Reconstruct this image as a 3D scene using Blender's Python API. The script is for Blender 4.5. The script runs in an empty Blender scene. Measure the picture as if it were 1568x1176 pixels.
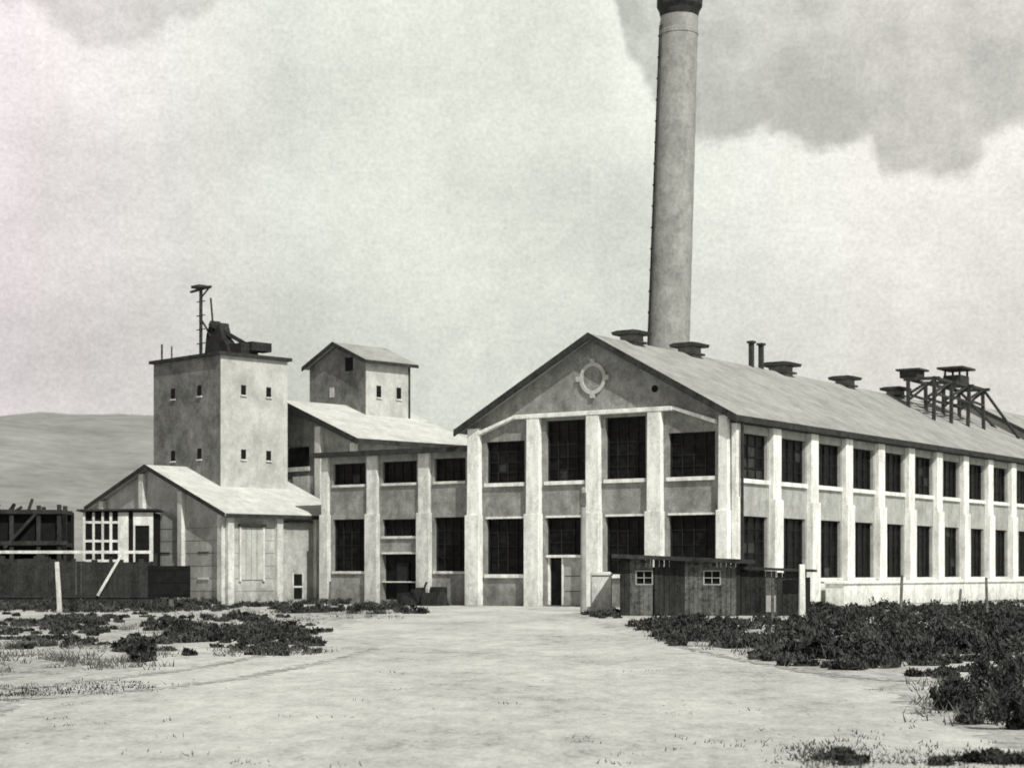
import bpy, bmesh, math, random
import numpy as np
from mathutils import Vector
random.seed(7); rng=np.random.default_rng(7)
D=bpy.data; scene=bpy.context.scene
scene.view_settings.view_transform='Standard'
try: scene.view_settings.look='None'
except: pass
scene.view_settings.exposure=0

# ------------------------------------------------------------------ materials
TINT=(0.975,1.0,0.935)
def col(v,t=TINT): return (v*t[0],v*t[1],v*t[2],1)
def mat(name,lo,hi,scale=1.5,rough=.9,bump=.15,fine=9,streak=0.0,spec=.15,contrast=(.38,.62),drip=0.,splash=0.,mix=(.4,.35,.25),blot=0.):
    m=D.materials.new(name); m.use_nodes=True; nt=m.node_tree; N=nt.nodes; L=nt.links
    b=N['Principled BSDF']; b.inputs['Roughness'].default_value=rough
    b.inputs['Specular IOR Level'].default_value=spec
    tc=N.new('ShaderNodeTexCoord')
    def noise(sc,det,r,vscale=None):
        n=N.new('ShaderNodeTexNoise'); n.inputs['Scale'].default_value=sc; n.inputs['Detail'].default_value=det; n.inputs['Roughness'].default_value=r
        if vscale:
            mp=N.new('ShaderNodeMapping'); mp.inputs['Scale'].default_value=vscale; L.new(tc.outputs['Object'],mp.inputs[0]); L.new(mp.outputs[0],n.inputs['Vector'])
        else: L.new(tc.outputs['Object'],n.inputs['Vector'])
        return n.outputs[0]
    def mt(op,x,y,clamp=False):
        n=N.new('ShaderNodeMath'); n.operation=op; n.use_clamp=clamp
        for i,q in enumerate((x,y)):
            if isinstance(q,(int,float)): n.inputs[i].default_value=q
            else: L.new(q,n.inputs[i])
        return n.outputs[0]
    def mr(v,a,b_,c,d):
        n=N.new('ShaderNodeMapRange'); L.new(v,n.inputs[0])
        for i,q in enumerate((a,b_,c,d)): n.inputs[i+1].default_value=q
        return n.outputs[0]
    n1=noise(scale,6,.65,(1,1,streak) if streak else None); n2=noise(fine,4,.7); n3=noise(fine*.33,4,.6)
    v=mt('ADD',mt('MULTIPLY',n1,mix[0]),mt('ADD',mt('MULTIPLY',n2,mix[1]),mt('MULTIPLY',n3,mix[2])))
    cr=N.new('ShaderNodeValToRGB'); cr.color_ramp.elements[0].position=contrast[0]; cr.color_ramp.elements[1].position=contrast[1]
    cr.color_ramp.elements[0].color=col(lo); cr.color_ramp.elements[1].color=col(hi)
    L.new(v,cr.inputs[0]); out=cr.outputs[0]
    f=None
    if drip: f=mr(noise(2.2,5,.7,(1,1,.25)),.38,.58,1-drip,1.03)
    if blot:
        g=mr(noise(.55,5,.7),.38,.56,1-blot,1.05); f=g if f is None else mt('MULTIPLY',f,g)
    if splash:
        sp=N.new('ShaderNodeSeparateXYZ'); L.new(tc.outputs['Object'],sp.inputs[0])
        g=mr(mt('ADD',sp.outputs[2],mt('MULTIPLY',n3,1.6)),.5,2.0,1-splash,1.0); f=g if f is None else mt('MULTIPLY',f,g)
    if f is not None:
        vm=N.new('ShaderNodeVectorMath'); vm.operation='SCALE'; L.new(out,vm.inputs[0]); L.new(f,vm.inputs['Scale']); out=vm.outputs[0]
    L.new(out,b.inputs['Base Color'])
    if bump:
        bp=N.new('ShaderNodeBump'); bp.inputs['Strength'].default_value=bump; bp.inputs['Distance'].default_value=.05
        L.new(n2,bp.inputs['Height']); L.new(bp.outputs[0],b.inputs['Normal'])
    return m
M={}
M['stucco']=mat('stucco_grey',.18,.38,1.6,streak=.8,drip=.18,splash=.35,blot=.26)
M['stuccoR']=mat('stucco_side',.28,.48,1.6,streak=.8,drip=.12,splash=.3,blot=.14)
M['white']=mat('whitewashed_concrete',.56,.90,1.8,streak=.3,contrast=(.36,.54),drip=.22,splash=.35)
M['white2']=mat('grey_whitewash',.38,.74,1.8,streak=.3,contrast=(.36,.58),drip=.22,splash=.4)
M['annex']=mat('annex_plaster',.30,.52,1.5,streak=.6,drip=.14,splash=.4,blot=.18)
M['towerD']=mat('tower_plaster_shaded_stained',.11,.26,1.4,streak=.8,drip=.14,blot=.34)  # darker copy of the plaster: left-face shade put into the colour, plus stains
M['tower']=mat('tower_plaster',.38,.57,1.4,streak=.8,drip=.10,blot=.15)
M['roof']=mat('roof_felt',.24,.38,.8,fine=5,blot=.14)
M['roofL']=mat('roof_pale',.40,.60,.8,fine=5,blot=.08)
M['dark']=mat('tarred_trim',.012,.06,2,bump=.1)
M['glass']=mat('dark_glass',.003,.024,1.6,rough=.4,bump=0,fine=3,spec=.1,contrast=(.45,.70))
M['glassL']=mat('lighter_reflecting_glass',.01,.06,2.2,rough=.5,bump=0,fine=4,spec=.1)  # random lighter panes: reflections put into the glass colour
M['sash']=mat('steel_sash',.010,.03,3,bump=0)
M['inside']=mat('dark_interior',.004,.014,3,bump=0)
M['wood']=mat('weathered_wood',.03,.20,2.6,streak=.15,contrast=(.40,.64))
M['woodD']=mat('dark_wood',.008,.05,2.2,streak=.15)
M['paint']=mat('white_painted_wood',.40,.75,3)
M['brick']=mat('chimney_brick',.20,.38,.9,fine=4.5,streak=.7,drip=.08,contrast=(.38,.62))
M['metal']=mat('vent_metal',.10,.26,3)
M['rust']=mat('dark_iron',.02,.07,3)
M['leaf']=mat('scrub_leaves',.007,.12,1.3,bump=0,fine=12,contrast=(.42,.63),spec=.03)
M['grass']=mat('dry_grass',.04,.20,2.5,bump=0,fine=12,contrast=(.35,.65),spec=.05)
M['hill']=mat('hill_scrub',.17,.31,.012,bump=0,fine=.07)
M['rut']=mat('rut_dirt',.22,.46,.7,fine=6,bump=.3,contrast=(.40,.58))

# ------------------------------------------------------------------ mesh helpers
class Acc:
    def __init__(s): s.v=[]; s.f=[]
    def hexa(s,p):
        i=len(s.v); s.v+= [tuple(q) for q in p]
        for q in ((0,1,2,3),(4,5,6,7),(0,1,5,4),(1,2,6,5),(2,3,7,6),(3,0,4,7)): s.f.append([i+k for k in q])
    def prism(s,P0,P1):
        i=len(s.v); n=len(P0); s.v+=[tuple(q) for q in P0]+[tuple(q) for q in P1]
        s.f.append([i+k for k in range(n)]); s.f.append([i+n+k for k in range(n)])
        for k in range(n): s.f.append([i+k,i+(k+1)%n,i+n+(k+1)%n,i+n+k])
def empty(name):
    e=D.objects.new(name,None); scene.collection.objects.link(e); return e
def emit(acc,name,m,parent=None,recalc=True,bevel=0,smooth=False):
    me=D.meshes.new(name); me.from_pydata(acc.v,[],acc.f); me.update()
    if recalc:
        bm=bmesh.new(); bm.from_mesh(me); bmesh.ops.recalc_face_normals(bm,faces=bm.faces); bm.to_mesh(me); bm.free()
    me.materials.append(m)
    if smooth:
        for p in me.polygons: p.use_smooth=True
    o=D.objects.new(name,me); scene.collection.objects.link(o)
    if parent: o.parent=parent
    if bevel:
        b=o.modifiers.new('b','BEVEL'); b.width=bevel; b.segments=1
    return o
class F:  # local wall frame: a along the wall, o outward, z up
    def __init__(s,org,a,n):
        s.O=np.array([org[0],org[1],0.]); s.a=np.array([a[0],a[1],0.]); s.a/=np.linalg.norm(s.a)
        s.n=np.array([n[0],n[1],0.]); s.n/=np.linalg.norm(s.n)
    def p(s,a,o,z): return s.O+s.a*a+s.n*o+np.array([0,0,z])
    def box(s,A,a0,a1,o0,o1,z0,z1):
        A.hexa([s.p(a0,o0,z0),s.p(a1,o0,z0),s.p(a1,o1,z0),s.p(a0,o1,z0),s.p(a0,o0,z1),s.p(a1,o0,z1),s.p(a1,o1,z1),s.p(a0,o1,z1)])
    def pri(s,A,pts,o0,o1):
        A.prism([s.p(a,o0,z) for a,z in pts],[s.p(a,o1,z) for a,z in pts])
    def beam(s,A,p,q,w=.06):
        P=s.p(*p);Q=s.p(*q); d=Q-P; d=d/np.linalg.norm(d)
        up=np.array([0,0,1.]) if abs(d[2])<.9 else s.a
        x=np.cross(d,up); x/=np.linalg.norm(x); y=np.cross(d,x); h=w/2
        c=[(-h,-h),(h,-h),(h,h),(-h,h)]
        A.hexa([P+x*i+y*j for i,j in c]+[Q+x*i+y*j for i,j in c])
def wall(A,fr,a0,a1,z0,z1,ops,o0=-.35,o1=0.):
    xs=sorted(set([a0,a1]+[x for o in ops for x in (o[0],o[1])]))
    for i in range(len(xs)-1):
        x0,x1=xs[i],xs[i+1]; mid=(x0+x1)/2
        iv=sorted([(o[2],o[3]) for o in ops if o[0]<mid<o[1]]); z=z0
        for q0,q1 in iv:
            if q0>z+1e-4: fr.box(A,x0,x1,o0,o1,z,q0)
            z=q1
        if z<z1-1e-4: fr.box(A,x0,x1,o0,o1,z,z1)
refl_panes=Acc()  # collects the lighter panes that imitate reflections
def window(G,S,fr,a0,a1,z0,z1,o=0.,nx=3,nz=4,bar=.035,pd=.03):
    fr.box(G,a0,a1,o-.30,o-.26,z0,z1)
    w=.07
    fr.box(S,a0,a0+w,o-.258,o-.17,z0,z1); fr.box(S,a1-w,a1,o-.258,o-.17,z0,z1)
    fr.box(S,a0+w,a1-w,o-.258,o-.17,z0,z0+w); fr.box(S,a0+w,a1-w,o-.258,o-.17,z1-w,z1)
    for i in range(1,nx):
        x=a0+(a1-a0)*i/nx; fr.box(S,x-bar/2,x+bar/2,o-.255,o-.20,z0+w,z1-w)
    for i in range(1,nz):
        z=z0+(z1-z0)*i/nz; fr.box(S,a0+w,a1-w,o-.252,o-.205,z-bar/2,z+bar/2)
    for i in range(nx):
        for j in range(nz):
            if random.random()<pd:
                dx=(a1-a0)/nx; dz=(z1-z0)/nz
                fr.box(refl_panes,a0+i*dx+.05,a0+(i+1)*dx-.05,o-.257,o-.254,z0+j*dz+.05,z0+(j+1)*dz-.05)

# ------------------------------------------------------------------ main factory hall
C=(10.2,85.); U=(-.825,.5655); V=(.5655,.825)
FF=F(C,U,(-V[0],-V[1])); FR=F(C,V,(.825,-.5655))
fac=empty('factory_building')
W=15.03; LEN=78.
gl,sa,wh,st,sr,dk,sill=Acc(),Acc(),Acc(),Acc(),Acc(),Acc(),Acc()
wins=[(.85,3.35,8.3),(4.6,6.85,9.2),(8.03,10.3,9.2),(11.6,13.95,8.3)]
ops=[]
for k,(a,b,t) in enumerate(wins):
    ops+=[(a,b,6.2,t)]
    if k==2: ops+=[(a,b,0.05,4.4)]
    else: ops+=[(a,b,1.6,4.4)]
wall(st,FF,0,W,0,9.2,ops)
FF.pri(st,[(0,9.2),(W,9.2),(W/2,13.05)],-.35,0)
door=Acc()
for a,b,z0,z1 in ops:
    if z0<1:
        window(gl,sa,FF,a,b,2.55,z1,nx=3,nz=3); FF.box(gl,a,b,-.34,-.30,z0,2.55)
        FF.box(wh,a,b,-.28,.05,2.42,2.55)
        FF.box(door,a+.02,a+1.35,-.28,-.15,.06,2.42); FF.box(wh,b-.1,b,-.28,-.1,.06,2.42)
        FF.box(wh,a+1.35,a+1.45,-.28,-.1,.06,2.42)
        for zz in (.75,1.5): FF.box(sa,a+.1,a+1.25,-.149,-.14,zz,zz+.03)
    else:
        window(gl,sa,FF,a,b,z0,z1,nx=4,nz=5 if z1>8.5 else 4)
        FF.box(sill,a-.05,b+.05,0.0,.13,z0-.18,z0)
    if z1<5: FF.box(sill,a,b,0,.05,z1,z1+.10)
pil=[(0,.62),(3.55,4.45),(7.02,7.9),(10.5,11.4),(14.15,W)]
for k,(a,b) in enumerate(pil):
    top={0:9.0,4:9.0}.get(k,9.35)
    FF.box(wh,a,b,0.0,.40,0,4.6)
    FF.pri(wh,[(a+.04,4.6),(b-.04,4.6),(b-.08,top),(a+.08,top)],0.0,.27)
FF.box(wh,3.0,12.05,.0,.30,9.351,9.56)
FF.pri(wh,[(3.0,9.40),(3.0,9.56),(.7,8.82),(.7,8.62)],.0,.29)
FF.pri(wh,[(12.05,9.40),(12.05,9.56),(14.3,8.82),(14.3,8.62)],.0,.29)
em=Acc(); ce=(7.55,11.15)
for i in range(28):
    t0=2*math.pi*i/28;t1=2*math.pi*(i+1)/28
    FF.pri(em,[(ce[0]+math.cos(t0)*.58,ce[1]+math.sin(t0)*.60),(ce[0]+math.cos(t0)*.75,ce[1]+math.sin(t0)*.78),(ce[0]+math.cos(t1)*.75,ce[1]+math.sin(t1)*.78),(ce[0]+math.cos(t1)*.58,ce[1]+math.sin(t1)*.60)],0,.10)
for dx,dz in ((1,0),(-1,0),(0,1),(0,-1)):
    FF.box(em,ce[0]+dx*.82-.12,ce[0]+dx*.82+.12,.002,.13,ce[1]+dz*.84-.12,ce[1]+dz*.84+.12)
emit(em,'gable_emblem',M['tower'],fac); emit(door,'door_leaf',M['annex'],fac)
hole=Acc()
FF.pri(hole,[(4.1+.17*math.cos(i*.524),10.45+.17*math.sin(i*.524)) for i in range(12)],0,.03)
sp=4.22; nb=18
ops=[]
for i in range(nb):
    a=i*sp+(.62 if i else .45); b=(i+1)*sp-.50
    ops+=[(a,b,6.1,8.25),(a,b,1.42,4.35)]
wall(sr,FR,.001,LEN,0,8.98,ops)
for k,(a,b,z0,z1) in enumerate(ops):
    window(gl,sa,FR,a,b,z0,z1,nx=4,nz=4 if z0>3 else 5,pd=.8 if k==0 else .03)
    FR.box(sill,a-.05,b+.05,0,.13,z0-.2,z0)
for i in range(nb+1):
    c=i*sp+.05
    a0,a1=(0.,.42) if i==0 else (c-.45,c+.45)
    FR.box(wh,a0,a1,.0,.38,0,5.2); FR.box(wh,a0+.03 if i else a0,a1-.03,.0,.28,5.2,8.9)
FR.box(wh,.42,LEN,.0,.07,.02,1.15)
wall(st,F(FF.p(W,0,0)[:2],V,(-.825,.5655)),.36,LEN,0,8.98,[])
wall(st,F(FR.p(LEN,0,0)[:2],U,V),0.36,W-.36,0,8.98,[])
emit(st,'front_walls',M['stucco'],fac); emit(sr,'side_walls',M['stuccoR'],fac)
emit(wh,'pilasters',M['white'],fac,bevel=.02); emit(sill,'sills',M['white'],fac)
emit(hole,'gable_vent_hole',M['inside'],fac)
ra=Acc(); apx=W/2
FF.pri(ra,[(-.5,8.98),(apx,13.3),(apx,13.1),(-.5,8.78)],.5,-LEN-.5)
FF.pri(ra,[(W+.5,8.98),(apx,13.3),(apx,13.1),(W+.5,8.78)],.5,-LEN-.5)
emit(ra,'roof',M['roof'],fac)
FF.pri(dk,[(-.56,8.96),(apx,13.33),(apx,12.98),(-.56,8.62)],.503,.6)
FF.pri(dk,[(W+.56,8.96),(apx,13.33),(apx,12.98),(W+.56,8.62)],.503,.6)
FR.box(dk,-.5,LEN,.503,.57,8.66,8.95)
FR.box(dk,-.3,LEN,.1,.5,8.62,8.77)
FR.beam(dk,(.2,.46,0),(.2,.46,8.7),.1)
emit(dk,'bargeboards_and_gutter',M['dark'],fac)
plat=Acc(); FR.box(plat,9.3,LEN,.45,1.5,0,1.1); FR.box(plat,9.2,LEN,.42,1.6,1.1,1.25)
emit(plat,'loading_platform',M['white'],fac,bevel=.03)
emit(gl,'window_glass',M['glass'],fac); emit(sa,'window_sashes',M['sash'],fac)
def slope_z(w): return 8.98+(13.3-8.98)*(w+.5)/(apx+.5) if w<apx else 13.3-(w-apx)*.54
vent=Acc(); vc=Acc()
for t,s in ((3.6,.95),(9.6,1.0),(20.5,1.15),(29.5,1.0),(37.5,1.0)):
    FF.box(vent,apx-.45*s,apx+.45*s,-t-.45*s,-t+.45*s,13.0,13.66)
    FF.pri(vc,[(apx-.85*s,13.78),(apx-.78*s,13.62),(apx+.78*s,13.62),(apx+.85*s,13.78),(apx+.5*s,13.84),(apx-.5*s,13.84)],-t-.7*s,-t+.7*s)
    FF.box(vc,apx-.62*s,apx+.62*s,-t-.62*s,-t+.62*s,13.2,13.3)
for t in (16.8,18.0):
    FF.beam(vc,(apx,-t,13.),(apx,-t,14.6),.24); FF.box(vc,apx-.2,apx+.2,-t-.2,-t+.2,14.6,14.72)
emit(vent,'ridge_ventilators',M['metal'],fac); emit(vc,'ventilator_caps',M['rust'],fac)
tr=Acc()
TS=(35,38,41,44)
for t in TS:
    for w in (5.6,3.9):
        FF.beam(tr,(w,-t,slope_z(w)-.1),(w+random.uniform(-.1,.1),-t,14.1),.2)
    FF.beam(tr,(5.9,-t,14.05),(3.5,-t,14.0),.2); FF.beam(tr,(5.6,-t,12.7),(3.9,-t,13.9),.13)
for t in TS[:-1]:
    for w in (5.6,3.9):
        FF.beam(tr,(w,-t,13.1),(w,-t-3,14.05),.14)
        FF.beam(tr,(w,-t,14.05),(w,-t-3,14.0),.19); FF.beam(tr,(w,-t,13.1),(w,-t-3,12.95),.14)
FF.box(tr,4.4,5.6,-42.6,-41,14.2,14.8); FF.box(tr,4.1,5.9,-43,-40.6,15.2,15.34)
for a,b in ((4.5,-42.5),(5.5,-42.5),(4.5,-41.1),(5.5,-41.1)): FF.beam(tr,(a,b,14.1),(a,b,15.2),.12)
FF.box(tr,5.0,6.2,-36.2,-35,14.15,14.6); FF.box(tr,4.8,6.4,-36.5,-34.8,14.6,14.72)
FF.beam(tr,(5.6,-44,14.),(4.6,-49,11.5),.14); FF.beam(tr,(3.9,-44,14.),(3.2,-49,11.),.14)
emit(tr,'roof_hoist_trestle',M['rust'],fac)
rr=Acc(); rd=Acc()
FF.pri(rr,[(apx-6,10.6),(apx,13.75),(apx+5,11.0)],-50,-LEN-.3)
FF.pri(rd,[(apx-6.3,10.45),(apx-6.3,10.7),(apx,14.0),(apx+5.2,11.1),(apx+5.2,10.9),(apx,13.68)],-49.8,-50.05)
emit(rr,'raised_roof',M['roof'],fac); emit(rd,'raised_roof_rake',M['dark'],fac)

# ------------------------------------------------------------------ office wing
wg=empty('flat_roofed_wing')
w0,w1=W+.02,25.1; O=-.35
st,wh,gl,sa,rf,dk=Acc(),Acc(),Acc(),Acc(),Acc(),Acc()
FW=F(FF.p(0,O,0)[:2],U,(-V[0],-V[1]))
ops=[(22.1,24.35,6.4,7.55),(18.65,20.95,6.4,7.55),(15.5,17.5,6.4,7.6),(22.1,24.35,1.75,4.55),(15.5,17.5,1.75,4.55),(18.65,20.95,3.6,4.5),(18.65,20.95,.25,2.65)]
wall(st,FW,w0,w1,0,7.95,ops)
for k,(a,b,z0,z1) in enumerate(ops):
    if k<6: window(gl,sa,FW,a,b,z0,z1,nx=4,nz=2 if z1-z0<1.5 else 4); FW.box(wh,a-.04,b+.04,0,.1,z0-.14,z0)
    else:
        FW.box(gl,a,b,-.33,-.3,z0,z1)
        FW.box(sa,a+.7,a+1.5,-.29,-.2,.25,2.2); FW.box(wh,a,b,-.25,.04,1.15,1.22)
        FW.box(wh,a-.04,b+.04,0,.08,z1,z1+.1)
for a,b in ((24.5,25.1),(21.1,21.95),(17.65,18.5)):
    FW.box(wh,a,b,0.,.30,0,4.8); FW.box(wh,a+.06,b-.06,0,.2,4.8,7.9)
FW.box(st,w0+.0,w1,-12.,-.36,0,7.9)
FW.box(rf,w0-.0,w1+.25,-12.3,.45,7.95,8.12); FW.box(dk,w0,w1+.3,.452,.52,7.88,8.16); FW.box(dk,w1+.252,w1+.3,-12,.45,7.9,8.15)
FW.beam(dk,(16.6,-5,8.1),(16.6,-5,9.3),.25)
emit(st,'walls',M['stucco'],wg); emit(wh,'pilasters',M['white2'],wg,bevel=.02); emit(gl,'window_glass',M['glass'],wg); emit(sa,'window_sashes',M['sash'],wg)
emit(rf,'roof',M['roofL'],wg); emit(dk,'fascia',M['dark'],wg)
jk=Acc()
for i in range(22):
    a=15.4+random.random()*2.6; o=1.0+random.random(); h=.2+random.random()*.8
    FW.box(jk,a,a+.2+random.random()*.5,o,o+.3+random.random()*.3,0,h)
FW.beam(jk,(15.6,1.3,.02),(16.6,.9,.9),.1); FW.beam(jk,(17.7,1.2,.02),(17.4,.8,1.2),.08)
emit(jk,'scrap_pile',M['woodD'])

# ------------------------------------------------------------------ annex + head towers
Ad=(-.7,.71); Bd=(.71,.7)
def frames(org): return F(org,Ad,(-.71,-.7)),F(org,Bd,(.7,-.71))
an=empty('gabled_annex')
FA,FB=frames((-15.2,97.))
st,wh,gl,rf,dk,pn=Acc(),Acc(),Acc(),Acc(),Acc(),Acc()
FA.pri(st,[(0,0),(0,4.85),(7.1,7.45),(12.9,5.45),(12.9,0)],0,-8.)
for a,t in ((0.,4.75),(3.7,6.1),(7.5,7.2),(11.6,5.8)):
    FA.box(wh,a,a+.42,0.002,.25,0,t)
for b in (0.0,3.25,5.9): FB.box(wh,b,b+.4,.002,.25,0,4.7)
for a,z0,z1,w in ((1.5,1.4,2.7,.0),(5.2,1.4,2.7,0),(9.2,3.2,4.4,0)):
    FA.box(dk,a,a+1.0,.0,.03,z1+.02,z1+.1); FA.box(wh,a,a+1.,.002,.06,z0-.1,z0)
FB.box(wh,.85,.97,.002,.12,1.2,4.15); FB.box(wh,2.4,2.52,.002,.12,1.2,4.15); FB.box(dk,.8,2.57,.002,.2,4.15,4.27); FB.box(pn,.97,2.4,.002,.05,1.3,4.1)
for q in (1.3,1.66,2.02): FB.box(dk,q,q+.015,.05,.056,1.3,4.1)
FB.box(gl,4.5,5.1,.002,.03,.25,1.6); FB.box(wh,4.42,4.5,.002,.08,.2,1.65); FB.box(wh,5.1,5.18,.002,.08,.2,1.65); FB.box(wh,4.5,5.1,.031,.06,.85,.95)
FB.box(dk,3.9,5.6,.002,.35,4.4,4.5)
for k in range(1,7):
    FB.box(dk,.41,3.24,0.0,.008,k*.68,k*.68+.015); FA.box(dk,.43,3.69,0.0,.008,k*.68,k*.68+.015); FA.box(dk,4.13,7.49,0.0,.008,k*.68,k*.68+.015)
FA.pri(rf,[(-.45,4.84),(7.1,7.68),(7.1,7.5),(-.45,4.67)],.35,-8.2)
FA.pri(rf,[(13.3,5.5),(7.1,7.68),(7.1,7.5),(13.3,5.32)],.35,-8.2)
FA.pri(dk,[(-.47,4.82),(7.1,7.70),(7.1,7.48),(-.47,4.6)],.353,.42)
FA.pri(dk,[(13.35,5.5),(7.1,7.70),(7.1,7.48),(13.35,5.28)],.353,.42)
FB.box(dk,-.3,8,.452,.5,4.6,4.8)
emit(st,'walls',M['annex'],an); emit(wh,'pilasters',M['white2'],an,bevel=.02); emit(gl,'hatch',M['inside'],an); emit(rf,'roof',M['roofL'],an); emit(dk,'trim',M['dark'],an); emit(pn,'boarded_doorway',M['tower'],an)

def small_win(gl,wh,fr,a,z,w=.32,h=.55):
    fr.box(gl,a-w/2,a+w/2,.0,.03,z-h/2,z+h/2); fr.box(wh,a-w/2-.05,a+w/2+.05,0,.08,z-h/2-.08,z-h/2)
tw=empty('concrete_hopper_tower')
FA,FB=frames((-16.16,101.4))
s1,s2,gl,wh,dk=Acc(),Acc(),Acc(),Acc(),Acc()
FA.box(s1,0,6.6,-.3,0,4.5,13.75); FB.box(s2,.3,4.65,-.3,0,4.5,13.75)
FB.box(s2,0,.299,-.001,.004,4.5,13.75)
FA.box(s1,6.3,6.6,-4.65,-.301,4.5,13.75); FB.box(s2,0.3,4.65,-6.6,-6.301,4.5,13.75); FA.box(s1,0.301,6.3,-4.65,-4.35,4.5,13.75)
FA.box(dk,-.2,6.8,-4.85,.2,13.75,13.93)
for a in (2.0,4.6):
    for z in (8.35,11.9): small_win(gl,wh,FA,a,z,.36,.6)
for b in (1.55,3.3):
    for z in (8.3,11.9): small_win(gl,wh,FB,b,z)
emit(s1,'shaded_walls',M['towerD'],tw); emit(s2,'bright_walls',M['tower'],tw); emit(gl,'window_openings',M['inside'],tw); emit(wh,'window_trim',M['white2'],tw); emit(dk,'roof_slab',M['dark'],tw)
hd=empty('elevator_headgear')
h=Acc(); hb=Acc()
FA.beam(h,(3.6,-1.2,13.9),(3.6,-1.2,18.0),.14); FA.beam(h,(3.0,-1.8,13.9),(3.2,-1.6,17.4),.08)
FA.beam(h,(2.6,-1.2,17.95),(4.6,-1.2,17.85),.12); FA.box(h,3.2,4.0,-1.6,-.8,17.95,18.1)
FA.beam(h,(3.6,-1.2,17.4),(2.8,-1.2,17.9),.07); FA.beam(h,(3.6,-1.2,16.2),(2.4,-2,13.9),.1)
FA.beam(h,(6.2,-.3,13.9),(6.2,-.3,14.9),.08); FA.beam(h,(5.2,-.3,13.9),(5.2,-.3,14.7),.06)
for i in range(5): FA.beam(h,(3.2,-1.2,14+i*.8),(4.0,-1.2,14+i*.8),.05)
FA.pri(hb,[(3.7,13.93),(3.5,15.3),(3.1,16.1),(2.8,15.3),(2.3,15.9),(2.0,15.0),(1.5,14.6),(1.2,13.93)],-2.2,-1.5)
FA.box(hb,.3,1.8,-2.8,-1.6,13.93,14.6); FA.box(hb,.1,.9,-3.6,-2.2,14.2,14.7)
FA.beam(hb,(3.0,-1.4,15.9),(.8,-2.6,14.5),.22)
emit(h,'mast',M['rust'],hd); emit(hb,'chute_housing',M['woodD'],hd)

mh=empty('gabled_boiler_house')
FA,FB=frames((-8.71,103.3))
st,wh,gl,rf,dk=Acc(),Acc(),Acc(),Acc(),Acc()
FA.pri(st,[(0,0),(0,9.2),(6.56,11.6),(13.1,9.2),(13.1,0)],0,-9.)
FA.box(gl,4.4,6.3,.0,.05,7.85,9.0); FA.box(wh,4.3,6.4,.0,.12,7.6,7.85); FA.box(wh,4.0,5.9,.0,.06,4.5,7.3)
FA.box(wh,3.1,3.6,.0,.25,0,10.1); FA.box(wh,0,.4,.0,.25,0,9.0)
FA.pri(rf,[(-.4,9.25),(6.56,11.85),(6.56,11.65),(-.4,9.05)],.4,-9.3); FA.pri(rf,[(13.5,9.25),(6.56,11.85),(6.56,11.65),(13.5,9.05)],.4,-9.3)
FA.pri(dk,[(-.42,9.24),(6.56,11.87),(6.56,11.5),(-.42,8.9)],.403,.48); FA.pri(dk,[(13.5,9.25),(6.56,11.87),(6.56,11.5),(13.5,8.9)],.403,.48)
FB.box(dk,-.4,9.3,.403,.46,8.95,9.22)
emit(st,'walls',M['stucco'],mh); emit(wh,'pilasters',M['white2'],mh); emit(gl,'window',M['glass'],mh); emit(rf,'roof',M['roofL'],mh); emit(dk,'bargeboards',M['dark'],mh)

t2=empty('gabled_headhouse')
FA,FB=frames((-8.78,109.76))
s1,s2,gl,wh,rf,dk=Acc(),Acc(),Acc(),Acc(),Acc(),Acc()
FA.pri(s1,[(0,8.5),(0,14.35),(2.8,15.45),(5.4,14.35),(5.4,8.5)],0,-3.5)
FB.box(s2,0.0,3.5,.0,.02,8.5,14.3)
for b in (1.0,2.6): small_win(gl,wh,F(FB.p(0,.02,0)[:2],Bd,(.7,-.71)),b,12.6,w=.35,h=.7)
FB.box(dk,3.38,3.5,.02,.08,8.6,14.3)
FA.box(gl,1.2,1.9,0,.03,13.9,14.7); FA.box(wh,3.0,3.4,0,.03,12.4,13.0)
FA.pri(rf,[(-.35,14.42),(2.75,15.72),(2.75,15.58),(-.35,14.28)],.3,-3.9); FA.pri(rf,[(5.75,14.42),(2.75,15.72),(2.75,15.58),(5.75,14.28)],.3,-3.9)
FA.pri(dk,[(-.36,14.42),(2.75,15.74),(2.75,15.48),(-.36,14.17)],.303,.37); FA.pri(dk,[(5.76,14.42),(2.75,15.74),(2.75,15.48),(5.76,14.17)],.303,.37)
FB.box(dk,-.3,3.9,.353,.4,14.2,14.4)
FA.pri(dk,[(5.4,12.4),(6.2,11.4),(6.2,10.9),(5.4,11.0)],-.5,-2.)
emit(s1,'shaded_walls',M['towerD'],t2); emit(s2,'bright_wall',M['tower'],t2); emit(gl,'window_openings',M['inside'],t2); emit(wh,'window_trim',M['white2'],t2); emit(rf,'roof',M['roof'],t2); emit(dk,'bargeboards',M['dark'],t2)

# ------------------------------------------------------------------ chimney
ch=empty('brick_chimney')
def lathe(name,prof,m,n=48,cx=0,cy=0,lean=0.,parent=None,smooth=False):
    A=Acc()
    for r,z in prof:
        for k in range(n):
            t=2*math.pi*k/n; A.v.append((cx+r*math.cos(t)+lean*z,cy+r*math.sin(t),z))
    for i in range(len(prof)-1):
        for k in range(n):
            A.f.append([i*n+k,i*n+(k+1)%n,(i+1)*n+(k+1)%n,(i+1)*n+k])
    A.f.append([ (len(prof)-1)*n+k for k in range(n)])
    return emit(A,name,m,parent,smooth=smooth)
cx,cy=10.2,125.; ln=.031
prof=[]
for i in range(60):
    z=i*39.3/59; prof.append((1.50-.20*z/39.3+random.uniform(-.014,.014),z))
lathe('shaft',prof,M['brick'],cx=cx,cy=cy,lean=ln,parent=ch)
lathe('neck_band',[(1.29,38.3),(1.35,38.35),(1.35,38.6),(1.29,38.65)],M['brick'],cx=cx,cy=cy,lean=ln,parent=ch)
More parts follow.
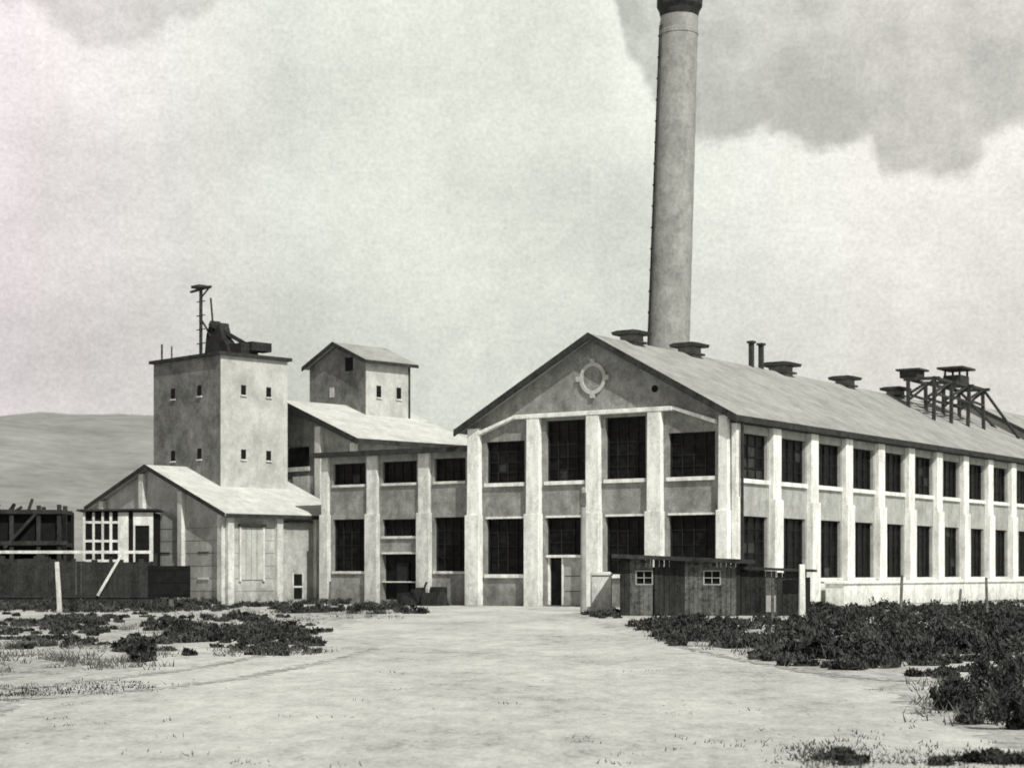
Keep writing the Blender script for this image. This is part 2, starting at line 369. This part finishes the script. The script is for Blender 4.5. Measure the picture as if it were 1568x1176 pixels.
lathe('corbelled_cap',[(1.28,39.6),(1.34,39.8),(1.38,40.0),(1.55,40.3),(1.56,41.2),(1.3,41.8),(1.0,41.8),(1.0,41.0)],M['dark'],cx=cx,cy=cy,lean=ln,parent=ch)
lathe('neck',[(1.29,39.25),(1.27,39.65)],M['brick'],cx=cx,cy=cy,lean=ln,parent=ch)
shade_edge=Acc(); FC=F((cx,cy),(1,0),(0,-1))  # added dark strips that imitate the shaded left edge of the shaft
FC.beam(shade_edge,(-1.50,.2,2),(-1.31+ln*39,.2,39),.10); FC.beam(shade_edge,(-1.42,.52,2),(-1.23+ln*39,.52,39),.05)
for i in range(26): FC.beam(shade_edge,(-1.50+(.19/37+ln*39/37)*(i*1.45),.2,2+i*1.45),(-1.58+(.19/37+ln*39/37)*(i*1.45),.25,2.+i*1.45),.10)
emit(shade_edge,'left_edge_shade',M['rust'],ch)

# ------------------------------------------------------------------ plank constructions
def planks(A,fr,a0,a1,z0,ztop,w=.2,o=0.,jag=0.,th=.03):
    a=a0
    while a<a1-.02:
        ww=min(w*(.8+.4*random.random()),a1-a); zt=ztop(a) if callable(ztop) else ztop
        oo=o+random.random()*.015
        fr.box(A,a,a+ww-.012,oo-th,oo,z0+random.random()*.04,zt-random.random()*jag); a+=ww
sh=empty('plank_shack')
FS=F((4.25,72.),(4.45,-1.2),(-1.2,-4.45)); LS=4.6
FSr=F(FS.p(LS,0,0)[:2],(1.2,4.45),(4.45,-1.2))
b,bd,gl,wh,rf=Acc(),Acc(),Acc(),Acc(),Acc()
top=lambda a:2.3-.045*a
def pk(x0,x1,z0,t):
    x=x0
    while x<x1-.02:
        y=min(x1,x+random.choice((.2,.22,.4,.6))); planks(b if random.random()<.6 else bd,FS,x,y,z0,t); x=y
pk(0,.62,0,top); pk(1.38,3.3,0,top); pk(4.0,LS,0,top)
for x in (.62,3.3):
    x1=x+.7
    planks(b,FS,x,x1,0,1.2); planks(b,FS,x,x1,1.78,top)
    FS.box(gl,x,x1,-.08,-.06,1.2,1.78)
    for q in ((x,x+.05,1.2,1.78),(x1-.05,x1,1.2,1.78),(x+.05,x1-.05,1.2,1.25),(x+.05,x1-.05,1.73,1.78),(x+.33,x+.36,1.25,1.73),(x+.05,x+.33,1.47,1.5),(x+.37,x1-.05,1.47,1.5)):
        FS.box(wh,q[0],q[1],-.055,.02,q[2],q[3])
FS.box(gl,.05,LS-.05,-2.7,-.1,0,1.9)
planks(bd,FSr,0,2.8,0,2.05)
FS.pri(rf,[(-.25,2.42),(LS+.3,2.2),(LS+.3,2.04),(-.25,2.26)],.4,-3.1)
for i in range(7): FS.box(bd,.3+i*.68,.36+i*.68,-.0,.28,2.1-.03*i-.0,2.17-.03*i)
FL=F(FS.p(LS,-1.0,0)[:2],(4.45,-1.2),(-1.2,-4.45))
planks(bd,FL,.05,1.0,0,1.8,jag=.1); planks(b,FL,1.0,1.45,0,1.75); planks(bd,FL,1.45,2.6,0,1.76,jag=.1)
FL.box(wh,1.02,1.4,.02,.05,.15,.8)
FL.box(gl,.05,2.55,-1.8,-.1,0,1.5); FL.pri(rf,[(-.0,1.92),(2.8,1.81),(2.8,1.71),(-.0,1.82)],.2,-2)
FL.box(gl,1.7,2.3,.02,.04,.9,1.4)
emit(b,'wall_boards',M['wood'],sh); emit(bd,'dark_boards',M['woodD'],sh); emit(gl,'dark_openings',M['inside'],sh); emit(wh,'window_frames',M['roof'],sh); emit(rf,'tarpaper_roof',M['dark'],sh)

ds=empty('timber_staging')
FD=F((-31.,91.),(1,.12),(.12,-1))
b,bi,bl=Acc(),Acc(),Acc()
for i in range(8):
    a=i*1.2+random.uniform(-.15,.15); z=4.8+random.uniform(0,.5)
    for o in (0,-2.): FD.beam(b,(a,o,0),(a+random.uniform(-.08,.08),o,z),.2)
for z in (3.1,4.75):
    FD.beam(b,(-.3,.1,z),(8.7,.1,z+random.uniform(-.1,.1)),.2); FD.beam(b,(-.3,-2,z),(8.7,-2,z),.2)
FD.box(bi,-.3,8.6,-3.6,-2.2,0,4.8); FD.box(bi,-.3,3.2,-2.1,-.15,2.4,4.6); FD.box(bi,5.2,8.4,-2.1,-.2,2.7,4.7)  # near-black boxes: the unlit interior behind the frame put in as colour
for i in (1,4): FD.beam(b,(i*1.4,.12,2.9),(i*1.4+1.6,.12,4.7),.14)
for i in range(12):
    a=random.random()*8.5; FD.beam(b,(a,-.8,4.6),(a+random.uniform(-.7,.7),-.8,4.9+random.random()*.6),.14)
planks(b,FD,-.3,8.6,0,2.6,w=.3,jag=.3)
emit(b,'timber_frame',M['woodD'],ds); emit(bi,'dark_interior_fill',M['inside'],ds)
FD.box(bl,3.6,4.1,-.12,-.05,3.9,4.3); emit(bl,'pale_board',M['wood'],ds)
lt=empty('glazed_leanto')
FG=F((-22.9,97.6),(1,.08),(.08,-1))
g,wf,dk=Acc(),Acc(),Acc()
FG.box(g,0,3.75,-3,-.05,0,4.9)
for x,w in ((0,.13),(.5,.12),(.98,.12),(1.4,.14),(1.85,.55)): FG.box(wf,x,x+w,-.04,.05,0 if x<.1 else 2.2,4.9)
for z in (2.25,3.3,4.3): FG.box(wf,.13,1.85,-.045,.03,z,z+.13)
FG.box(wf,2.65,2.75,-.04,.03,2.2,4.9); FG.box(wf,3.5,3.7,-.04,.03,2.2,4.9); FG.box(wf,2.75,3.5,-.04,.03,4.2,4.9)
FG.pri(dk,[(-.3,4.95),(3.9,5.0),(3.9,5.1),(-.3,5.05)],.3,-3.2)
emit(g,'interior',M['inside'],lt); emit(wf,'white_mullions',M['white2'],lt); emit(dk,'roof',M['dark'],lt)

fe=empty('board_fence')
FE=F((-26.,86.),(1,.03),(.03,-1))
b,wr=Acc(),Acc()
planks(b,FE,-3,9.2,.2,2.35,w=.25,jag=.2)
FE.box(wr,-3,9.0,.05,.12,2.58,2.72)
for x in (-2,1.,4.,7,9.1): FE.box(b,x,x+.14,-.2,-.02,0,2.6)
FE.beam(wr,(6.5,.12,.6),(7.6,.12,2.5),.12)
FE.box(b,-3,9.2,.02,.06,.5,.62)
for i in range(26):
    x=-3+i*.47; FE.box(wr if i%9==2 else b,x,x+.3,.4,.5,.0,.25)
emit(b,'dark_boards',M['woodD'],fe); emit(wr,'white_rail',M['white2'],fe)

def simple_post(name,x,y,h,w,m,lean=0.):
    A=Acc(); fr=F((x,y),(1,0),(0,-1)); k=.42*w; h2=w/2
    A.hexa([fr.p(-h2,-h2,0),fr.p(h2,-h2,0),fr.p(h2,h2,0),fr.p(-h2,h2,0),fr.p(-k+lean,-k,h),fr.p(k+lean,-k,h),fr.p(k+lean,k,h),fr.p(-k+lean,k,h)])
    fr.box(A,-w*.55,w*.55,-w*.55,w*.55,0,.12); return emit(A,name,m,bevel=.01)
simple_post('wooden_post',-17.3,70.,2.1,.17,M['white2'],-.12)
simple_post('wooden_post',9.2,58.,1.95,.2,M['white'])
simple_post('wooden_post',13.6,64.,1.6,.1,M['wood'],.05)
simple_post('wooden_post',18.2,70.,1.5,.1,M['wood'],-.05)
simple_post('wooden_post',8.55,60.,1.5,.1,M['wood'])
simple_post('wooden_post',-8.0,80.,1.3,.1,M['wood'],.05)
simple_post('wooden_post',16.1,66.,1.1,.09,M['wood'],.1)
nb_=empty('notice_board'); A=Acc(); B=Acc(); fr=F((-14.9,80.),(1,0),(0,-1))
fr.box(A,-.1,.1,-.1,.1,0,2.1); fr.box(B,-1.0,.85,.11,.17,.6,1.98)
for k in range(3): fr.box(B,-1.,.85,.171,.19,.7+k*.55,.74+k*.55)
emit(A,'post',M['wood'],nb_); emit(B,'board',M['inside'],nb_)
up=empty('utility_pole')
lathe('pole',[(.13,0),(.12,2),(.10,5.3),(.05,5.4)],M['roof'],n=12,cx=3.1,cy=79.5,parent=up)
A=Acc(); fr=F((3.1,79.5),(1,0),(0,-1)); fr.box(A,-.16,.12,-.16,.16,4.6,5.15); emit(A,'junction_box',M['wood'],up)
gp=Acc(); fr=F((3.2,74.),(1,.0),(0,-1)); fr.box(gp,0,.85,-.6,0,0,1.55); fr.pri(gp,[(-.06,1.55),(.91,1.55),(.8,1.72),(.05,1.72)],-.66,.06); fr.box(gp,-.15,1.0,-.75,.15,0,.3)
emit(gp,'concrete_gatepost',M['white2'],bevel=.04)
emit(refl_panes,'reflecting_panes',M['glassL'],fac)

# ------------------------------------------------------------------ ground, road, hills
def ground_mat(name,lo,mid,hi,s=.18):
    m=D.materials.new(name); m.use_nodes=True; nt=m.node_tree;N=nt.nodes;L=nt.links;b=N['Principled BSDF']
    b.inputs['Roughness'].default_value=.95; b.inputs['Specular IOR Level'].default_value=.03
    tc=N.new('ShaderNodeTexCoord'); mp=N.new('ShaderNodeMapping'); mp.inputs['Scale'].default_value=(1,.4,1); mp.inputs['Rotation'].default_value=(0,0,.12)
    L.new(tc.outputs['Object'],mp.inputs[0])
    def noise(sc,det,r=.6):
        n=N.new('ShaderNodeTexNoise'); n.inputs['Scale'].default_value=sc; n.inputs['Detail'].default_value=det; n.inputs['Roughness'].default_value=r; L.new(mp.outputs[0],n.inputs['Vector']); return n.outputs[0]
    a=noise(s,6,.65); f=noise(2.6,8,.8); g=noise(14,6,.8)
    def mt(op,x,y):
        n=N.new('ShaderNodeMath'); n.operation=op
        for i,q in enumerate((x,y)):
            if isinstance(q,(int,float)): n.inputs[i].default_value=q
            else: L.new(q,n.inputs[i])
        return n.outputs[0]
    v=mt('ADD',mt('MULTIPLY',a,.36),mt('ADD',mt('MULTIPLY',f,.38),mt('MULTIPLY',g,.26)))
    cr=N.new('ShaderNodeValToRGB'); e=cr.color_ramp.elements; e[0].position=.40; e[0].color=col(lo); e[1].position=.58; e[1].color=col(hi)
    k=e.new(.47); k.color=col(mid)
    L.new(v,cr.inputs[0]); L.new(cr.outputs[0],b.inputs['Base Color'])
    bp=N.new('ShaderNodeBump'); bp.inputs['Strength'].default_value=.6; bp.inputs['Distance'].default_value=.04
    L.new(mt('ADD',f,mt('MULTIPLY',g,.4)),bp.inputs['Height']); L.new(bp.outputs[0],b.inputs['Normal'])
    return m
gm=ground_mat('sandy_ground',.12,.34,.58); rm=ground_mat('packed_sand_road',.25,.42,.60,.3)
A=Acc(); R=4000
A.v=[(-R,-200,0),(R,-200,0),(R,R,0),(-R,R,0)]; A.f=[[0,1,2,3]]
emit(A,'ground',gm)
Ys=np.linspace(2,92,361)
def edge(pts,y): return np.interp(y,[p[0] for p in pts],[p[1] for p in pts])
lft=[(2,-3.5),(16,-5.2),(22,-5.6),(28,-6.3),(35,-6.2),(45,-5.0),(60,-4.6),(80,-4.2),(92,-4.0)]
rgt=[(2,3.5),(16,4.6),(22,5.0),(28,5.7),(35,5.2),(45,4.8),(60,4.2),(72,3.6),(86,4.0),(92,4.6)]
A=Acc(); nY=len(Ys)
n1=np.cumsum(rng.normal(0,.12,nY)); n1-=np.linspace(n1[0],n1[-1],nY); n2=np.cumsum(rng.normal(0,.12,nY)); n2-=np.linspace(n2[0],n2[-1],nY)
for i,y in enumerate(Ys):
    A.v+= [(edge(lft,y)+n1[i]*.6+rng.normal(0,.1),y,.004),(edge(rgt,y)+n2[i]*.5+rng.normal(0,.1),y,.004)]
for i in range(nY-1): A.f.append([2*i,2*i+1,2*i+3,2*i+2])
emit(A,'dirt_road',rm)
# worn wheel marks sweeping round from the sides: thousands of small scuffed patches
A=Acc()
def rut(path,w,n=900):
    m=len(path); t=rng.uniform(0,m-1,n); X=np.interp(t,range(m),[p[0] for p in path]); Y=np.interp(t,range(m),[p[1] for p in path])
    for i,(x,y) in enumerate(zip(X,Y)):
        x+=rng.normal(0,w); y+=rng.normal(0,w*2.2); r=random.uniform(.015,.06); k0=len(A.v); z=.006+.002*random.random()
        for k in range(5):
            a=k*1.257; q=r*random.uniform(.6,1.3); A.v.append((x+q*math.cos(a)*1.4,y+q*math.sin(a)*2,z))
        A.f.append([k0+k for k in range(5)])
rut([(-9.5,24.),(-8,24.1),(-6.4,24.8),(-5.3,26.4),(-4.4,29),(-3.6,34),(-3.0,41)],.09)
rut([(-9.5,26),(-8.2,26.2),(-7.0,27.2),(-6.2,29.5),(-5.5,33),(-4.9,39)],.09,700)
rut([(9,27.5),(7.2,27.8),(5.8,29),(4.9,32),(4.2,37),(3.8,43)],.09,700)
emit(A,'wheel_marks',M['rut'],recalc=False)
A=Acc(); nx=140; ny=14
for j in range(ny):
    for i in range(nx):
        x=-1500+3000*i/(nx-1); y=900+120*j
        base=edge([(-1500,170),(-420,146),(-330,138),(-200,125),(0,98),(300,70),(800,60),(1500,80)],x)
        k=math.sin(min(1,j/7)*math.pi/2)
        h=base*k+3*math.sin(x*.02+j)+2.*math.sin(x*.05+j*2.1)
        A.v.append((x,y,h*(y/1740) if j>0 else -1))
for j in range(ny-1):
    for i in range(nx-1): A.f.append([j*nx+i,j*nx+i+1,(j+1)*nx+i+1,(j+1)*nx+i])
emit(A,'hills',M['hill'],recalc=False,smooth=True)

# ------------------------------------------------------------------ vegetation
def scrub(name,clumps,leaf,dens,m):
    vs=[]
    for (x,y,rx,ry,h) in clumps:
        n=int(dens*(.5+.8*random.random()))
        k=7; cx_=rng.uniform(-.85,.85,k); cy_=rng.uniform(-.8,.8,k); cz=rng.uniform(.05,.7,k)**1.2; cr=rng.uniform(.15,.42,k)
        idx=rng.integers(0,k,n); d=rng.normal(size=(n,3)); d/=np.linalg.norm(d,axis=1)[:,None]; r=rng.uniform(.2,1.3,n)**.7
        P=np.stack([cx_[idx],cy_[idx],cz[idx]],1)+d*(cr[idx]*r)[:,None]
        P[:,2]=np.abs(P[:,2])
        P=P*np.array([rx,ry,h])+np.array([x,y,0.])
        a=rng.normal(size=(n,3)); a[:,2]=np.abs(a[:,2])+.5; a/=np.linalg.norm(a,axis=1)[:,None]; b=rng.normal(size=(n,3)); b=np.cross(a,b); b/=np.linalg.norm(b,axis=1)[:,None]
        s=(leaf*rng.uniform(.4,1.5,n))[:,None]
        q=np.stack([P-a*s,P+b*s*.35,P+a*s,P-b*s*.35],1).reshape(-1,3); vs.append(q)
    v=np.concatenate(vs); v[:,2]=np.maximum(v[:,2],0.01)
    A=Acc(); A.v=v.tolist(); A.f=np.arange(len(v)).reshape(-1,4).tolist()
    return emit(A,name,m,recalc=False)
def tufts(name,pts,h,m,per=9):
    P=np.repeat(np.array(pts),per,0); N_=len(P)
    P=P+rng.normal(0,.09,(N_,2)); ang=rng.uniform(0,6.283,N_); hh=h*rng.uniform(.3,1.3,N_); w=.006+hh*.06
    base=np.stack([P[:,0],P[:,1],np.zeros(N_)],1); dx=np.stack([np.cos(ang),np.sin(ang),np.zeros(N_)],1)
    tip=base+np.stack([rng.normal(0,.6,N_)*hh,rng.normal(0,.6,N_)*hh,hh],1)
    v=np.stack([base-dx*w[:,None],base+dx*w[:,None],tip],1).reshape(-1,3)
    A=Acc(); A.v=v.tolist(); A.f=np.arange(len(v)).reshape(-1,3).tolist(); return emit(A,name,m,recalc=False)
def T(px): return (px-784)/2800
def dd(py): return 4760/(py-876)
def region(n,pxr,lo,hi,rs,hs):
    out=[]
    for _ in range(n):
        px=random.uniform(*pxr); a=lo(px) if callable(lo) else lo; b=hi(px) if callable(hi) else hi
        py=random.uniform(a,b); d=dd(py); r=random.uniform(*rs); hm=1. if px>1180 or px<700 else .6
        out.append((T(px)*d,d,r*1.3,r,random.uniform(*hs)*hm))
    return out
near=lambda p: float(np.interp(p,[985,1010,1100,1200,1300,1400,1568,1700],[958,970,985,1006,1012,1006,1002,1000]))
far=lambda p: float(np.interp(p,[985,1120,1250,1568],[950,950,944,944]))
cl=region(215,(990,1680),far,near,(.3,.7),(.2,.6))
cl+=region(60,(1240,1680),932,944,(.3,.7),(.25,.6))
cl+=region(8,(890,960),940,948,(.25,.4),(.3,.5))
cl+=region(60,(1000,1680),near,lambda p:near(p)+14,(.1,.25),(.05,.18))
cl+=region(14,(1400,1600),1012,1040,(.08,.2),(.05,.14))
scrub('sagebrush_belt',cl,.085,320,M['leaf'])
cl=[(T(px)*d,d,r,r*.9,h) for px,d,r,h in ((1475,22.5,.3,.5),(1530,21.3,.45,.8),(1590,21.,.55,.9),(1500,20.6,.28,.35),(1560,19.9,.35,.45),(1640,20.5,.6,.8),(1545,23,.45,.85),(1448,23.,.2,.3),(1610,22,.6,.95),(1475,24,.3,.6),(1520,22.3,.35,.7),(1275,16.6,.2,.10),(1310,16.2,.15,.08),(1500,16.4,.2,.09),(1555,16.3,.25,.12),(1440,16.1,.12,.07))]
scrub('sagebrush',cl,.034,1900,M['leaf'])
cl=region(28,(60,170),945,972,(.25,.5),(.10,.26))+region(52,(240,440),945,985,(.25,.5),(.12,.36))+region(18,(400,475),958,990,(.25,.4),(.08,.25))+region(14,(190,225),988,1015,(.15,.25),(.15,.4))
cl+=region(90,(-60,330),920,938,(.4,.8),(.25,.65))+region(60,(300,650),922,940,(.35,.7),(.18,.48))
cl+=region(10,(365,430),992,1003,(.15,.25),(.05,.1))+region(70,(-40,500),940,1005,(.08,.28),(.03,.12))
cl+=region(24,(-40,110),948,990,(.2,.4),(.05,.14))
scrub('low_brush',cl,.08,250,M['leaf'])
pts=[]
def addp(px,py): d=dd(py); pts.append((T(px)*d,d))
cents=[(random.uniform(-40,620),random.uniform(925,1030)) for _ in range(70)]
for cx_,cy_ in cents:
    for _ in range(14):
        py=random.gauss(cy_,3.0)
        if py>922 and not (cx_>470 and py>948) and not (cx_>260 and py>1005): addp(random.gauss(cx_,26),py)
for _ in range(500):
    px=random.uniform(985,1620); addp(px,random.uniform(935,near(px)+14))
for _ in range(130):
    px=random.uniform(1400,1620); py=random.uniform(1040,1110); addp(px,py)
tufts('dry_weeds',pts,.12,M['grass'])
pts=[]
for _ in range(160): addp(random.gauss(1280,45),random.gauss(1158,12))
for _ in range(110): addp(random.uniform(1380,1600),random.gauss(1162,9))
for _ in range(160):
    px=random.uniform(-30,230); addp(px,random.gauss(1064-px*.06,6))
for _ in range(40): addp(random.uniform(-20,1560),random.uniform(1010,1175))
tufts('weed_sprigs',pts,.045,M['leaf'],per=7)
A=Acc()
for _ in range(320):
    px=random.uniform(-20,1600); py=random.uniform(960,1180); d=dd(py); x=T(px)*d; r=random.uniform(.006,.024)
    i=len(A.v); sx_=random.uniform(.7,1.5)
    for k in range(6):
        t=k*math.pi/3; q=r*random.uniform(.7,1.2); A.v.append((x+q*math.cos(t)*sx_,d+q*math.sin(t),0.002))
    for k in range(6):
        t=k*math.pi/3; q=r*random.uniform(.35,.6); A.v.append((x+q*math.cos(t)*sx_,d+q*math.sin(t),r*random.uniform(.4,.7)))
    for k in range(6): A.f.append([i+k,i+(k+1)%6,i+6+(k+1)%6,i+6+k])
    A.f.append([i+6+k for k in range(6)])
emit(A,'stones',M['annex'])

# ------------------------------------------------------------------ light + sky
SE=math.radians(47); SA=math.atan2(.47,-.88)
sun=D.lights.new('sun','SUN'); sun.energy=4.4; sun.angle=math.radians(.6); sun.color=(1,.975,.93)
so=D.objects.new('sun',sun); scene.collection.objects.link(so)
dv=Vector((math.sin(SA)*math.cos(SE),math.cos(SA)*math.cos(SE),math.sin(SE)))
so.rotation_euler=dv.to_track_quat('Z','Y').to_euler(); so.location=(40,-40,60)
w=D.worlds.new('World'); scene.world=w; w.use_nodes=True; nt=w.node_tree;N=nt.nodes;L=nt.links
bg=N['Background']; bg.inputs[1].default_value=.1
sky=N.new('ShaderNodeTexSky'); sky.sky_type='NISHITA'; sky.sun_disc=False; sky.sun_elevation=SE; sky.sun_rotation=SA
bw=N.new('ShaderNodeRGBToBW'); L.new(sky.outputs[0],bw.inputs[0])
tc=N.new('ShaderNodeTexCoord'); sx=N.new('ShaderNodeSeparateXYZ'); L.new(tc.outputs['Generated'],sx.inputs[0])
def mth(op,*a,clamp=False):
    n=N.new('ShaderNodeMath'); n.operation=op; n.use_clamp=clamp
    for i,q in enumerate(a):
        if isinstance(q,(int,float)): n.inputs[i].default_value=q
        else: L.new(q,n.inputs[i])
    return n.outputs[0]
def mapr(v,a,b,c,d,smooth=True):
    n=N.new('ShaderNodeMapRange'); n.interpolation_type='SMOOTHSTEP' if smooth else 'LINEAR'
    for i,q in enumerate((v,a,b,c,d)):
        if isinstance(q,(int,float)): n.inputs[i].default_value=q
        else: L.new(q,n.inputs[i])
    return n.outputs[0]
az=mth('ARCTAN2',sx.outputs[0],sx.outputs[1]); el=mth('ARCSINE',sx.outputs[2])
cv=N.new('ShaderNodeCombineXYZ'); L.new(az,cv.inputs[0]); L.new(el,cv.inputs[1])
def nz(sc,det,r=.55,off=0):
    n=N.new('ShaderNodeTexNoise'); n.inputs['Scale'].default_value=sc; n.inputs['Detail'].default_value=det; n.inputs['Roughness'].default_value=r
    m=N.new('ShaderNodeMapping'); m.inputs['Location'].default_value=(off,off*.7,0); L.new(cv.outputs[0],m.inputs[0]); L.new(m.outputs[0],n.inputs['Vector']); return n.outputs[0]
u=mth('ADD',mth('MULTIPLY',az,2800/1568),.5,clamp=True)
fc=N.new('ShaderNodeFloatCurve'); L.new(u,fc.inputs['Value']); cu=fc.mapping.curves[0]
pts=[(0,40),(60,45),(95,75),(150,95),(230,85),(290,60),(340,30),(400,-5),(440,-60),(900,-60),(935,-5),(960,80),(1000,155),(1055,228),(1110,238),(1150,218),(1200,228),(1240,246),(1325,246),(1345,282),(1400,292),(1460,290),(1500,252),(1568,205)]
P=[(p/1568,(876-y)/2800/.4) for p,y in pts]
cu.points[0].location=(P[0][0],P[0][1]); cu.points[1].location=(P[-1][0],P[-1][1])
for p in P[1:-1]: cu.points.new(*p)
for p in cu.points: p.handle_type='AUTO'
fc.mapping.update()
B=mth('MULTIPLY',fc.outputs[0],.4)
n1=nz(34,6,.6); n2=nz(9,6,.6,3.1); n3=nz(110,3,.65,1.3); n4=nz(4,4,.5,7.7); n5=nz(420,3,.8,2.2); n6=nz(16,7,.65,5.5)
dist=mth('SUBTRACT',mth('TANGENT',el),mth('ADD',B,mth('MULTIPLY',mth('SUBTRACT',n1,.5),.045)))
dark=mapr(dist,-.003,.011,0,1)
lit=mapr(dist,-.09,0.0,0,.12)
body=mth('ADD',mapr(n2,.3,.7,.68,.84),lit)
low=mapr(el,.02,.17,.86,1.0); body=mth('MULTIPLY',body,low)
hz=mth('MULTIPLY',mapr(az,-.30,.0,1,0),mth('MULTIPLY',mapr(el,.06,.11,0,1),mapr(el,.13,.18,1,0)))
body=mth('MULTIPLY',body,mth('SUBTRACT',1.0,mth('MULTIPLY',hz,.16)))
dsk=mapr(mth('ADD',mth('MULTIPLY',n6,.55),mth('MULTIPLY',n4,.45)),.38,.62,.51,.76)
mx=N.new('ShaderNodeMix'); mx.data_type='FLOAT'; L.new(dark,mx.inputs[0]); L.new(body,mx.inputs[2]); L.new(dsk,mx.inputs[3])
gr=mth('ADD',mth('MULTIPLY',mth('SUBTRACT',n3,.5),.24),mth('MULTIPLY',mth('SUBTRACT',n5,.5),.6))
val=mth('MULTIPLY',mx.outputs[0],mth('ADD',1.0,gr))
val=mth('MULTIPLY',val,10.)
high=mapr(el,.36,.65,0,1)
m2=N.new('ShaderNodeMix'); m2.data_type='FLOAT'; L.new(high,m2.inputs[0]); L.new(val,m2.inputs[2]); L.new(bw.outputs[0],m2.inputs[3])
tn=N.new('ShaderNodeMix'); tn.data_type='RGBA'; L.new(mapr(az,-.29,-.08,0,1),tn.inputs[0]); tn.inputs[6].default_value=(1.08,1.0,1.0,1); tn.inputs[7].default_value=(.96,1.0,.895,1)
t3=N.new('ShaderNodeMix'); t3.data_type='RGBA'; L.new(mapr(az,.03,.22,0,1),t3.inputs[0]); L.new(tn.outputs[2],t3.inputs[6]); t3.inputs[7].default_value=(1.02,1.0,.93,1)
vm=N.new('ShaderNodeVectorMath'); vm.operation='SCALE'; L.new(t3.outputs[2],vm.inputs[0]); L.new(m2.outputs[0],vm.inputs['Scale'])
L.new(vm.outputs[0],bg.inputs[0])

# ------------------------------------------------------------------ camera
cam=D.cameras.new('camera'); co=D.objects.new('camera',cam); scene.collection.objects.link(co)
co.location=(0,0,1.7); co.rotation_euler=(math.radians(90),0,0)
cam.sensor_width=36; cam.lens=2800/1568*36; cam.shift_y=288/1568; cam.clip_end=9000; cam.clip_start=.5
cam.dof.use_dof=True; cam.dof.focus_distance=32; cam.dof.aperture_fstop=2.0
scene.camera=co
